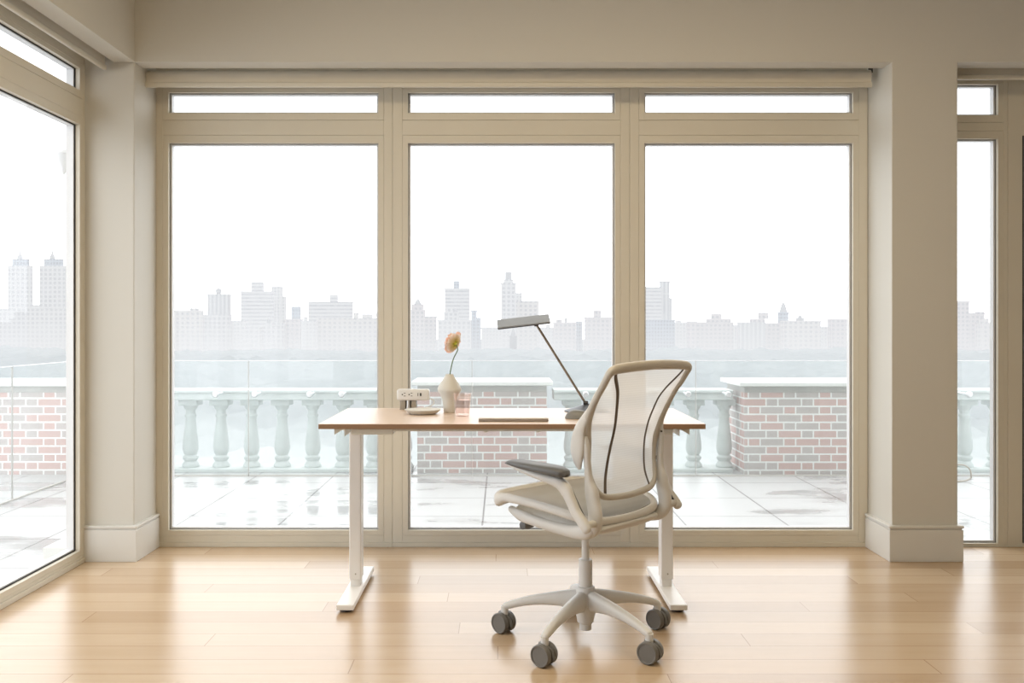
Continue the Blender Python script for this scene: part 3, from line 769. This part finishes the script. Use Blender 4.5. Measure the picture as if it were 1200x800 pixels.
# column
bm = BM(); lathe(bm, [(.060, .425), (.055, .405), (.03, .398), (.014, .395), (.0135, .28)], 32); obj('gas_piston', bm, M['base_cream'], ch)
bm = BM(); lathe(bm, [(.0135, .284), (.0225, .284), (.0245, .282), (.0245, .17)], 32); obj('column_sleeve', bm, M['base_cream'], ch)
base = thing_base = None
bm = BM(); lathe(bm, [(.0245, .188), (.031, .187), (.033, .182), (.034, .165), (.040, .15), (.042, .125), (.036, .095), (.031, .075), (.029, .062), (.0215, .056), (.0215, .036), (.0195, .034), (0, .034)], 40)
base = obj('swivel_base', bm, M['base_cream'], ch)
base.rotation_euler = (0, 0, -YAW)     # children placed in world-aligned angles
DEL = .07
prot_leg = None
for k in range(5):
    ang = math.radians(-90+36+72*k)+DEL
    if prot_leg is None:
        bm = BM()
        sweep(bm, [(.012, 0, .138, .040, .019), (.045, 0, .139, .034, .022), (.10, 0, .137, .0255, .0215), (.16, 0, .130, .0195, .019), (.22, 0, .118, .0155, .0165), (.27, 0, .103, .0135, .0150), (.294, 0, .094, .012, .0135)],
              ref=(0, 0, 1), n=16, power=2.6)
        lathe(bm, [(.0135, .066), (.0135, .095)], 20, (.296, 0, 0))
        prot_leg = obj('leg', bm, M['base_cream'], base, angle=60); L_ = prot_leg
    else:
        L_ = prot_leg.copy(); COL.objects.link(L_)
    L_.rotation_euler = (0, 0, ang)
    # caster
    r = .300; cx, cy = r*math.cos(ang), r*math.sin(ang)
    bm = BM(); lathe(bm, [(.006, .030), (.006, .0735), (.0125, .0735), (.0125, .068), (.006, .062)], 16, (0, .008, 0)); box(bm, -.007, .007, -.020, .020, .030, .062, .004)
    sweep(bm, [(0, -.036, .030, .008, .0055), (0, -.026, .056, .0045, .0055), (0, 0, .0665, .003, .0055), (0, .024, .060, .0045, .0055), (0, .036, .036, .006, .0055)], ref=(0, 0, 1), n=10)
    cs = obj('caster', bm, M['caster'], ch, angle=50)
    cang = math.radians((8, -5, 3, 0, 6)[k])
    # chair-local position: rotate world-aligned offset by -YAW
    lx_, ly_ = cx*math.cos(-YAW)-cy*math.sin(-YAW), cx*math.sin(-YAW)+cy*math.cos(-YAW)
    cs.location = (lx_, ly_, 0); cs.rotation_euler = (0, 0, cang)
    for sx in (-1, 1):
        bm = BM(); a, b = (.009, .030)
        lathe(bm, [(.0, a*sx), (.033, a*sx), (.0368, (a+.003)*sx), (.0368, (b-.004)*sx), (.034, b*sx), (.030, (b-.0005)*sx), (.029, (b-.0025)*sx), (0, (b-.0025)*sx)], 36, (0, 0, .0368), 'x')
        obj('wheel', bm, M['caster'], cs, angle=40)

# ------------------------------------------------------------------ terrace
TZ = -.17
bm = BM(); box(bm, -5.2, 7, YW+.16, 8.45, TZ-.3, TZ); box(bm, -5.2, -2.13, -6, YW+.16, TZ-.3, TZ)
struct('terrace', bm, M['paver'], 'wet pale paved roof terrace outside the windows', 'terrace', smooth=False)
bm = BM(); box(bm, -2.3, 7, YW-.02, YW+.17, -.5, -.001); box(bm, -2.13, -1.95, -6, YW, -.5, -.001)
struct('threshold', bm, M['cap'], 'pale stone threshold below the windows', 'threshold', smooth=False)

PY0 = 7.95
def pier(x0, x1, y0, y1, label):
    r = thing('brick_pier', label, 'brick pier', ((x0+x1)/2, y0, TZ), 0, 'brick piers of the terrace parapet')
    hx = (x1-x0)/2; dd = y1-y0; zz = -TZ
    bm = BM(); box(bm, -hx, hx, 0, dd, 0, .535+zz); obj('brickwork', bm, M['brick'], r, smooth=False)
    bm = BM(); box(bm, -hx+.002, hx-.002, .002, dd, .535+zz, .592+zz, .003); obj('frieze', bm, M['frieze'], r, smooth=False)
    bm = BM(); box(bm, -hx-.05, hx+.05, -.05, dd+.05, .592+zz, .627+zz, .006); obj('cap_stone', bm, M['cap'], r, smooth=False)
xa, xb = X(489, PY0), X(641, PY0)
pier(xa, xb, PY0, PY0+.5, 'brick parapet pier with pale cap stone, behind the middle of the desk')
xc, xd = X(872, PY0-.1), X(872, PY0-.1)+1.28
pier(xc, xd, PY0-.1, PY0+.5, 'brick parapet pier with cap stone, seen through the rightmost tall window')
pier(-4.7, -3.2, 7.86, 8.4, 'brick parapet pier seen through the left-wall window')
# balustrade sections
BY = 8.12
def balustrade(x0, x1, label):
    r = thing('stone_balustrade', label, 'balustrade', ((x0+x1)/2, BY, TZ), 0, 'stone balustrade sections'); hx = (x1-x0)/2
    bm = BM(); box(bm, -hx, hx, -.13, .13, .46-TZ, .535-TZ, .008); box(bm, -hx, hx, -.15, .15, .525-TZ, .55-TZ, .006); obj('top_rail', bm, M['stone'], r, smooth=False)
    bm = BM(); box(bm, -hx, hx, -.14, .14, 0, .028, .004); obj('plinth', bm, M['stone'], r, smooth=False)
    return r, (x0+x1)/2
bal_mesh = None
def baluster(root, xl):
    global bal_mesh
    z = lambda y: Z(y, BY)-TZ
    if bal_mesh is None:
        bm = BM(); box(bm, -.082, .082, -.082, .082, z(474.2), z(467.3), .003); box(bm, -.076, .076, -.076, .076, .026, z(547), .004)
        lathe(bm, [(.062, z(548)), (.074, z(546)), (.074, z(543.5)), (.060, z(541)), (.052, z(539.5)), (.066, z(537)), (.066, z(534.5)), (.048, z(532.5)), (.060, z(530)), (.069, z(525)), (.067, z(518)), (.058, z(508)),
                   (.047, z(497)), (.042, z(489)), (.050, z(487.5)), (.050, z(485.5)), (.041, z(484)), (.042, z(480)), (.056, z(478)), (.062, z(475.5)), (.062, z(474))], 28)
        o = obj('baluster', bm, M['stone'], root, angle=40); bal_mesh = o
    else:
        o = bal_mesh.copy(); COL.objects.link(o); o.parent = root
    o.location = (xl, 0, 0)
px0 = X(223.5, BY); pit = .2715
r1, m1 = balustrade(-3.14, xa-.06, 'stone balustrade with turned balusters, left of the middle brick pier')
for k in range(-1, 8): baluster(r1, px0+k*pit-m1) if px0+k*pit < X(489, BY)-.1 else None
r2, m2 = balustrade(xb+.06, xc-.06, 'stone balustrade with turned balusters between the two brick piers in view')
b0 = X(848.5, BY)
for k in range(7): baluster(r2, b0-k*pit-m2) if b0-k*pit > X(641, BY)+.15 else None
r3, m3 = balustrade(xd+.06, 6.2, 'stone balustrade with turned balusters right of the right brick pier')
b0 = X(1130, BY)
for k in range(-1, 7): baluster(r3, b0+k*pit-m3) if b0+k*pit > xd+.12 else None
# glass windbreak in front of the balustrade
GYR = 7.78; zt = Z(422.3, GYR)
def panel(x0, x1, label, y=GYR, rot=False, loc=None, studs=()):
    r = thing('glass_panel', label, 'glass panel', loc or ((x0+x1)/2, y, TZ), PI/2 if rot else 0, 'clear glass wind panels round the terrace')
    L = (x1-x0)/2-.004
    bm = BM(); vs = [bm.verts.new(p) for p in ((-L, 0, .004), (L, 0, .004), (L, 0, zt-TZ), (-L, 0, zt-TZ))]; bm.faces.new(vs); obj('pane', bm, M['railglass'], r, smooth=False)
    bm = BM(); box(bm, -L, L, -.006, .006, zt-TZ-.004, zt-TZ+.002); obj('top_edge', bm, M['bead'], r, smooth=False)
    bm = BM(); box(bm, L-.004, L, -.007, .007, 0, zt-TZ); obj('side_edge', bm, M['frieze'], r, smooth=False)
    bm = BM(); box(bm, -L, L, -.012, .012, 0, .012, .001); obj('base_channel', bm, M['frieze'], r, smooth=False)
    for sx in studs:
        bm = BM(); lathe(bm, [(0, -.03), (.02, -.028), (.027, -.018), (.027, -.006), (.012, 0), (.012, .17)], 20, (sx-(x0+x1)/2, 0, Z(462, GYR)-TZ), 'y')
        obj('standoff', bm, M['steelstud'], r)
J = [X(292, GYR)+1.905*k for k in range(-1, 4)]
names = ['clear glass wind panel before the balustrade, left end by the corner', 'clear glass wind panel before the balustrade, behind the left half of the desk',
         'clear glass wind panel before the middle pier and balustrade, right half of the desk', 'clear glass wind panel before the right brick pier']
st = [[X(253, GYR)], [X(292, GYR)+.05, X(363, GYR), X(400.5, GYR)], [X(645, GYR)+.3, X(676, GYR)+.2, X(813, GYR)-.05], [X(853, GYR)]]
for k in range(4):
    x0 = J[k] if k else -3.585
    panel(x0, J[k+1], names[k], studs=st[k])
panel(J[4], J[4]+1.9, 'clear glass wind panel seen beyond the right pillar', studs=[X(1135, GYR)])
for y0, y1, lab in ((6.70, 7.77, 'clear glass wind panel along the left side of the terrace, against the brick pier'), (4.8, 6.70, 'clear glass wind panel along the left side of the terrace, nearer the room')):
    panel(y0, y1, lab, rot=True, loc=(-3.59, (y0+y1)/2, TZ))
# small outdoor lamp by the left window, and a thin bent wire on the terrace
wl = thing('outdoor_wall_light', 'small pale cone-shaped lamp outside the left window, near its top', 'wall light', (-2.10, 4.45, Z(200, 4.45)))
bm = BM(); lathe(bm, [(0, -.02), (.006, -.018), (.035, .050), (.046, .066), (.047, .082), (.036, .098), (0, .102)], 24, (-.035, 0, .0)); obj('lamp_shade', bm, M['bead'], wl)
bm = BM(); box(bm, -.035, .085, -.012, .012, .03, .05, .003); obj('mounting_arm', bm, M['bead'], wl)
bm = BM(); yy = 7.62
tube(bm, [(X(1112, yy), yy, Z(547, yy)), (X(1120, yy), yy, Z(544.5, yy)), (X(1130, yy), yy, Z(545, yy)), (X(1136.5, yy), yy, Z(550, yy)), (X(1138, yy), yy, Z(557, yy)), (X(1137, yy), yy, TZ+.006), (X(1120, yy), yy-.12, TZ+.006), (X(1100, yy), yy-.15, TZ+.006)], .006, n=8)
tag(obj('bent_cable', bm, M['greyclamp']), 'thin dark cable looping over the terrace beyond the right pillar', 'cable')

# ------------------------------------------------------------------ park and city
bm = BM(); box(bm, -2600, 2600, 20, 3000, -47, -45)
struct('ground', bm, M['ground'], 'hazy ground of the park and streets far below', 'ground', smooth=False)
def canopy():
    bm = BM()
    nx, ny = 260, 150
    def f(u, v):
        y = 45+ (v**1.6)*825; x = (u-.5)*2*(70+y*.95)
        base = -24 if y > 500 else -24-3*math.sin(y*.01)
        n1 = noise.noise(V((x*.012, y*.012, 0)))*5; n2 = noise.noise(V((x*.07, y*.07, 3)))*4
        n3 = abs(noise.noise(V((x*.16, y*.16, 7))))*5.0*min(1, y/350)
        return (x, y, base+n1*(.4+.6*min(1, y/400))+n2+n3)
    grid(bm, f, nx, ny); return bm
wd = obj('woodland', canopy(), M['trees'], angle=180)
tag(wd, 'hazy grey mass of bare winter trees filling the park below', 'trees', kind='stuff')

PLACED = []
def building(name, label, spec, mat, Y=900, depth=26, extras=(), group=None):
    """spec (x0,x1,ytop) in frame pixels measured at distance Y; extras (partname, kind, x0,x1,ytop,ybot[,mat])"""
    x0, x1, yt = spec; zb = -45; depth = min(depth, 10); Y = max(Y, 892)
    ex0 = min([x0]+[e[2] for e in extras])-1; ex1 = max([x1]+[e[3] for e in extras])+1; again = True
    while again:
        again = False
        for a, b, yy_ in PLACED:
            if ex0 < b and ex1 > a and abs(Y-yy_) < 12.5: Y += 1; again = True
    PLACED.append((ex0, ex1, Y))
    c = (X(x0, Y)+X(x1, Y))/2
    r = thing(name, label, 'building', (c, Y, zb), 0, group or 'hazy buildings of the far skyline')
    hx = (X(x1, Y)-X(x0, Y))/2
    bm = BM(); box(bm, -hx, hx, 0, depth, 0, Z(yt, Y)-zb)
    box(bm, -hx-.4, hx+.4, -.4, depth+.4, Z(yt, Y)-zb-.9, Z(yt, Y)-zb+.3)
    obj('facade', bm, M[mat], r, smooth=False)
    for e in extras:
        nm, kind, a, b, t, bo = e[:6]; mm = e[6] if len(e) > 6 else mat
        xa_, xb_ = X(a, Y)-c, X(b, Y)-c; zt_, zo_ = Z(t, Y)-zb, Z(bo, Y)-zb; mid = (xa_+xb_)/2; hw_ = (xb_-xa_)/2; yc_ = depth*.4
        bm = BM()
        if kind == 'box': box(bm, xa_, xb_, 2, depth-4, zo_, zt_)
        elif kind == 'pyr':
            lathe(bm, [(hw_*1.25, zo_), (hw_*1.0, zo_+(zt_-zo_)*.35), (hw_*.5, zo_+(zt_-zo_)*.75), (0, zt_)], 8, (mid, yc_, 0))
        elif kind == 'spire':
            lathe(bm, [(hw_, zo_), (hw_*.8, zo_+(zt_-zo_)*.3), (hw_*.35, zo_+(zt_-zo_)*.45), (.15, zt_)], 10, (mid, yc_, 0))
        elif kind == 'tank':
            zz = zt_-zo_; lathe(bm, [(hw_*.7, zo_-.2), (hw_*.75, zo_+zz*.25), (hw_, zo_+zz*.3), (hw_, zo_+zz*.8), (0, zt_)], 12, (mid, yc_, 0))
            for sx in (-1, 1):
                for sy in (-1, 1): box(bm, mid+sx*hw_*.6-.25, mid+sx*hw_*.6+.25, yc_+sy*hw_*.6-.25, yc_+sy*hw_*.6+.25, zo_, zo_+zz*.35)
        elif kind == 'mast': lathe(bm, [(max(.25, hw_), zo_), (.12, zt_)], 6, (mid, yc_, 0))
        elif kind == 'dome': lathe(bm, [(hw_, zo_), (hw_, zo_+(zt_-zo_)*.3), (hw_*.8, zo_+(zt_-zo_)*.65), (hw_*.4, zo_+(zt_-zo_)*.9), (0, zt_)], 14, (mid, yc_, 0))
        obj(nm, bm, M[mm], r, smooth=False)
    return r
B = building
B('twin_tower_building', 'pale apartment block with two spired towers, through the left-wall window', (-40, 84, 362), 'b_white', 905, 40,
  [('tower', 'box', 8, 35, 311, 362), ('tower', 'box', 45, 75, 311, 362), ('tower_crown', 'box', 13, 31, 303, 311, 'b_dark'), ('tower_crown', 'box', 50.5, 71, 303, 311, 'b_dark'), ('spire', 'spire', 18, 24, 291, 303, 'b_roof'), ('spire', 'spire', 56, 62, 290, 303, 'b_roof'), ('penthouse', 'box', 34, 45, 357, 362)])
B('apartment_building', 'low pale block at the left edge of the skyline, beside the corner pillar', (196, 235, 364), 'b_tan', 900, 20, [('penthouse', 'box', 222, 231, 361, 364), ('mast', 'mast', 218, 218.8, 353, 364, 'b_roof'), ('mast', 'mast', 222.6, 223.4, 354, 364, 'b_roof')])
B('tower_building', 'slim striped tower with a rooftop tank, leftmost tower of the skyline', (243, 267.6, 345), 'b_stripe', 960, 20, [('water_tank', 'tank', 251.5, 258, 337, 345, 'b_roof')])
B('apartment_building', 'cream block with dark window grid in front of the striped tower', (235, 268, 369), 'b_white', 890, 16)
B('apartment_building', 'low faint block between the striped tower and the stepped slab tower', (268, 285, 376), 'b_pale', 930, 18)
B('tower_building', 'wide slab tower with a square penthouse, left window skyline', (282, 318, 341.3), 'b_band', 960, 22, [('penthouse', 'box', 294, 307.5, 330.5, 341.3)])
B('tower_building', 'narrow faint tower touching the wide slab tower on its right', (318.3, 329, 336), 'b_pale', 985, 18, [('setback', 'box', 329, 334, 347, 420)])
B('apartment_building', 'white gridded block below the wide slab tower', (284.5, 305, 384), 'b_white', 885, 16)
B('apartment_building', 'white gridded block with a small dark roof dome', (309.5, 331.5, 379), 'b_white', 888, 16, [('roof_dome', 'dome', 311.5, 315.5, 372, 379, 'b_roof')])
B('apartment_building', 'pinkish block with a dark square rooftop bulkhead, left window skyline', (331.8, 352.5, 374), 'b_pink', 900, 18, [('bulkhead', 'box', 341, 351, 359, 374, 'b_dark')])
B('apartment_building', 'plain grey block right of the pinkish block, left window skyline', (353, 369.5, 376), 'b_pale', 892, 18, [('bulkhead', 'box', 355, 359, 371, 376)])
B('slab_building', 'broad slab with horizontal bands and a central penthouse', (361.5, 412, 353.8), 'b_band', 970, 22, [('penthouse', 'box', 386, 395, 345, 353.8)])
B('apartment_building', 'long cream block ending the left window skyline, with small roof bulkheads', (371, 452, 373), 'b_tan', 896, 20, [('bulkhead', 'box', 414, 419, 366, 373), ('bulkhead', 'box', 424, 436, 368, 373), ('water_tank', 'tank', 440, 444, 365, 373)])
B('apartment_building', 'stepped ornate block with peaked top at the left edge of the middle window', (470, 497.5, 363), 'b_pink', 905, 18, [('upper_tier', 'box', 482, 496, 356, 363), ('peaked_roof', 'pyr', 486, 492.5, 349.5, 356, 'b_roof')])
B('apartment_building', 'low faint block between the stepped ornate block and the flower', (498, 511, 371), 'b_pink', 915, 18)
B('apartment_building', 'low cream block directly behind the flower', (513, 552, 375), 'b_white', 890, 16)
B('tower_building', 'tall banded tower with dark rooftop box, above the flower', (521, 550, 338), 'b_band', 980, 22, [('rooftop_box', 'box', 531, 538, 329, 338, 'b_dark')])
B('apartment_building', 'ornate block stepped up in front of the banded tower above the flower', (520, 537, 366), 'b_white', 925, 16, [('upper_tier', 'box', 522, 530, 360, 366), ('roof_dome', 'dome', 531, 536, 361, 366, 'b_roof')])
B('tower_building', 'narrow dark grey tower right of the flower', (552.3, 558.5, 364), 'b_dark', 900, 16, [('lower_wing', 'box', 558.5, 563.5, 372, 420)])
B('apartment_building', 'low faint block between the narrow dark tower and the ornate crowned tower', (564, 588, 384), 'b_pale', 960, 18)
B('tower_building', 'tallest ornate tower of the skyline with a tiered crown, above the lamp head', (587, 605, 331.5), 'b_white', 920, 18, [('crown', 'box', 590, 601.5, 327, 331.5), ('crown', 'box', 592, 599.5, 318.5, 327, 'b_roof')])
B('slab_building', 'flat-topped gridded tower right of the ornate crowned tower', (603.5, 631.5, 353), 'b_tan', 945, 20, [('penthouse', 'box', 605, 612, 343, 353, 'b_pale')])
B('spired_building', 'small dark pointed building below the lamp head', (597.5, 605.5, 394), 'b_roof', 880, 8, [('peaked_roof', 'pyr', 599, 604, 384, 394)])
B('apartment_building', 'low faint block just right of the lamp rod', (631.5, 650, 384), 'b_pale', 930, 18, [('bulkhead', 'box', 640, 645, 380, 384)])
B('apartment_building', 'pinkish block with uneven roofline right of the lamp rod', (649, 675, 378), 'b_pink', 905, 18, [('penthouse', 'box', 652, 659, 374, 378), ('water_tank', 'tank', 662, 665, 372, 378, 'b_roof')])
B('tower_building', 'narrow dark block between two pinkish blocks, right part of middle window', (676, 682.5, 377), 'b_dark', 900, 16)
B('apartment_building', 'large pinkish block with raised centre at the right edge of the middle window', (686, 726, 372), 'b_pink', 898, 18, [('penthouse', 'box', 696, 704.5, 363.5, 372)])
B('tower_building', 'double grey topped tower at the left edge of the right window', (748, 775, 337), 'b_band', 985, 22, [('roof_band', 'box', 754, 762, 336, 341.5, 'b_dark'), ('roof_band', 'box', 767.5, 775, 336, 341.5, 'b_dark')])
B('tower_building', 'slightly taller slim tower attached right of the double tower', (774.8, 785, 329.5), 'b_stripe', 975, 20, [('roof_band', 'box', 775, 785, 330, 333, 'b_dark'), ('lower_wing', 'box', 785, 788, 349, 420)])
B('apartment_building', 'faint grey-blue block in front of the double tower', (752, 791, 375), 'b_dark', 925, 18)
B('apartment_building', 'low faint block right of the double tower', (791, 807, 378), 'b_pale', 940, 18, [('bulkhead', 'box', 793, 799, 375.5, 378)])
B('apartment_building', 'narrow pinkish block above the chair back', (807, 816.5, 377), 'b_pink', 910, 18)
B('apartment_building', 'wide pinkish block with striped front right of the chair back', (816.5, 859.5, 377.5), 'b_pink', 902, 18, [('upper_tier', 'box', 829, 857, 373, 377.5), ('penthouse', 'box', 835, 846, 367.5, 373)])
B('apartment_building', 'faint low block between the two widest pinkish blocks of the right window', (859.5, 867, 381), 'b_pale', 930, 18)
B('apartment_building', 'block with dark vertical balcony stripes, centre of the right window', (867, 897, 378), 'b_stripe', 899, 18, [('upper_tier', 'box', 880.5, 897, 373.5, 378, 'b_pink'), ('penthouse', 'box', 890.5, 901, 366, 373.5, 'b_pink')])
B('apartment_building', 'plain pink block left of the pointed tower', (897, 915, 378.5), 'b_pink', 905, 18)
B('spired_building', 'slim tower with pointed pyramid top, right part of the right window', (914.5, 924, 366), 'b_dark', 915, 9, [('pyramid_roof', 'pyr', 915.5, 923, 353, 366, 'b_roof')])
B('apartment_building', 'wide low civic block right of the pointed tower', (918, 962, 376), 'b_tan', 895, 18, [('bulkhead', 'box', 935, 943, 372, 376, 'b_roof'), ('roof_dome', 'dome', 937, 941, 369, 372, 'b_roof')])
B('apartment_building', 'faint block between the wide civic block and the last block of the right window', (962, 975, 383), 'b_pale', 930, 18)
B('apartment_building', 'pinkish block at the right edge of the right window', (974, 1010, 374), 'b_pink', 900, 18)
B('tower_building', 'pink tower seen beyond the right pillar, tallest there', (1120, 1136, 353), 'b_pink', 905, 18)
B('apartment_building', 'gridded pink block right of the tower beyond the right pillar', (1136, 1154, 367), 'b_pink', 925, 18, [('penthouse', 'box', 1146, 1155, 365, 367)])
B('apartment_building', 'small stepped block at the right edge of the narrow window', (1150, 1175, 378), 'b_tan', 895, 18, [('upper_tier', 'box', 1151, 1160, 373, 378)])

# ------------------------------------------------------------------ light
wld = bpy.data.worlds.new('overcast'); scene.world = wld; wld.use_nodes = True
nt = wld.node_tree; nt.nodes.clear()
o_ = nt.nodes.new('ShaderNodeOutputWorld'); bg = nt.nodes.new('ShaderNodeBackground')
tc = nt.nodes.new('ShaderNodeTexCoord'); sx = nt.nodes.new('ShaderNodeSeparateXYZ'); nt.links.new(tc.outputs['Generated'], sx.inputs[0])
rp = nt.nodes.new('ShaderNodeValToRGB'); nt.links.new(sx.outputs[2], rp.inputs[0])
rp.color_ramp.elements[0].position = 0.0; rp.color_ramp.elements[0].color = (.93, .95, .97, 1)
rp.color_ramp.elements[1].position = .8; rp.color_ramp.elements[1].color = (1.0, 1.0, 1.0, 1)
nt.links.new(rp.outputs[0], bg.inputs[0]); bg.inputs[1].default_value = 2.75
nt.links.new(bg.outputs[0], o_.inputs[0])
lt = bpy.data.lights.new('warm_fill_light', 'AREA'); lt.shape = 'RECTANGLE'; lt.size = 3.2; lt.size_y = .9; lt.energy = 48; lt.color = (1, .80, .52)  # unseen warm fill added to brighten the bulkhead and room
lo = link(bpy.data.objects.new('warm_fill_light', lt)); lo.location = (.4, 2.3, 2.9)
scene.view_settings.view_transform = 'Standard'; scene.view_settings.look = 'None'
scene.view_settings.exposure = 0; scene.view_settings.gamma = 1
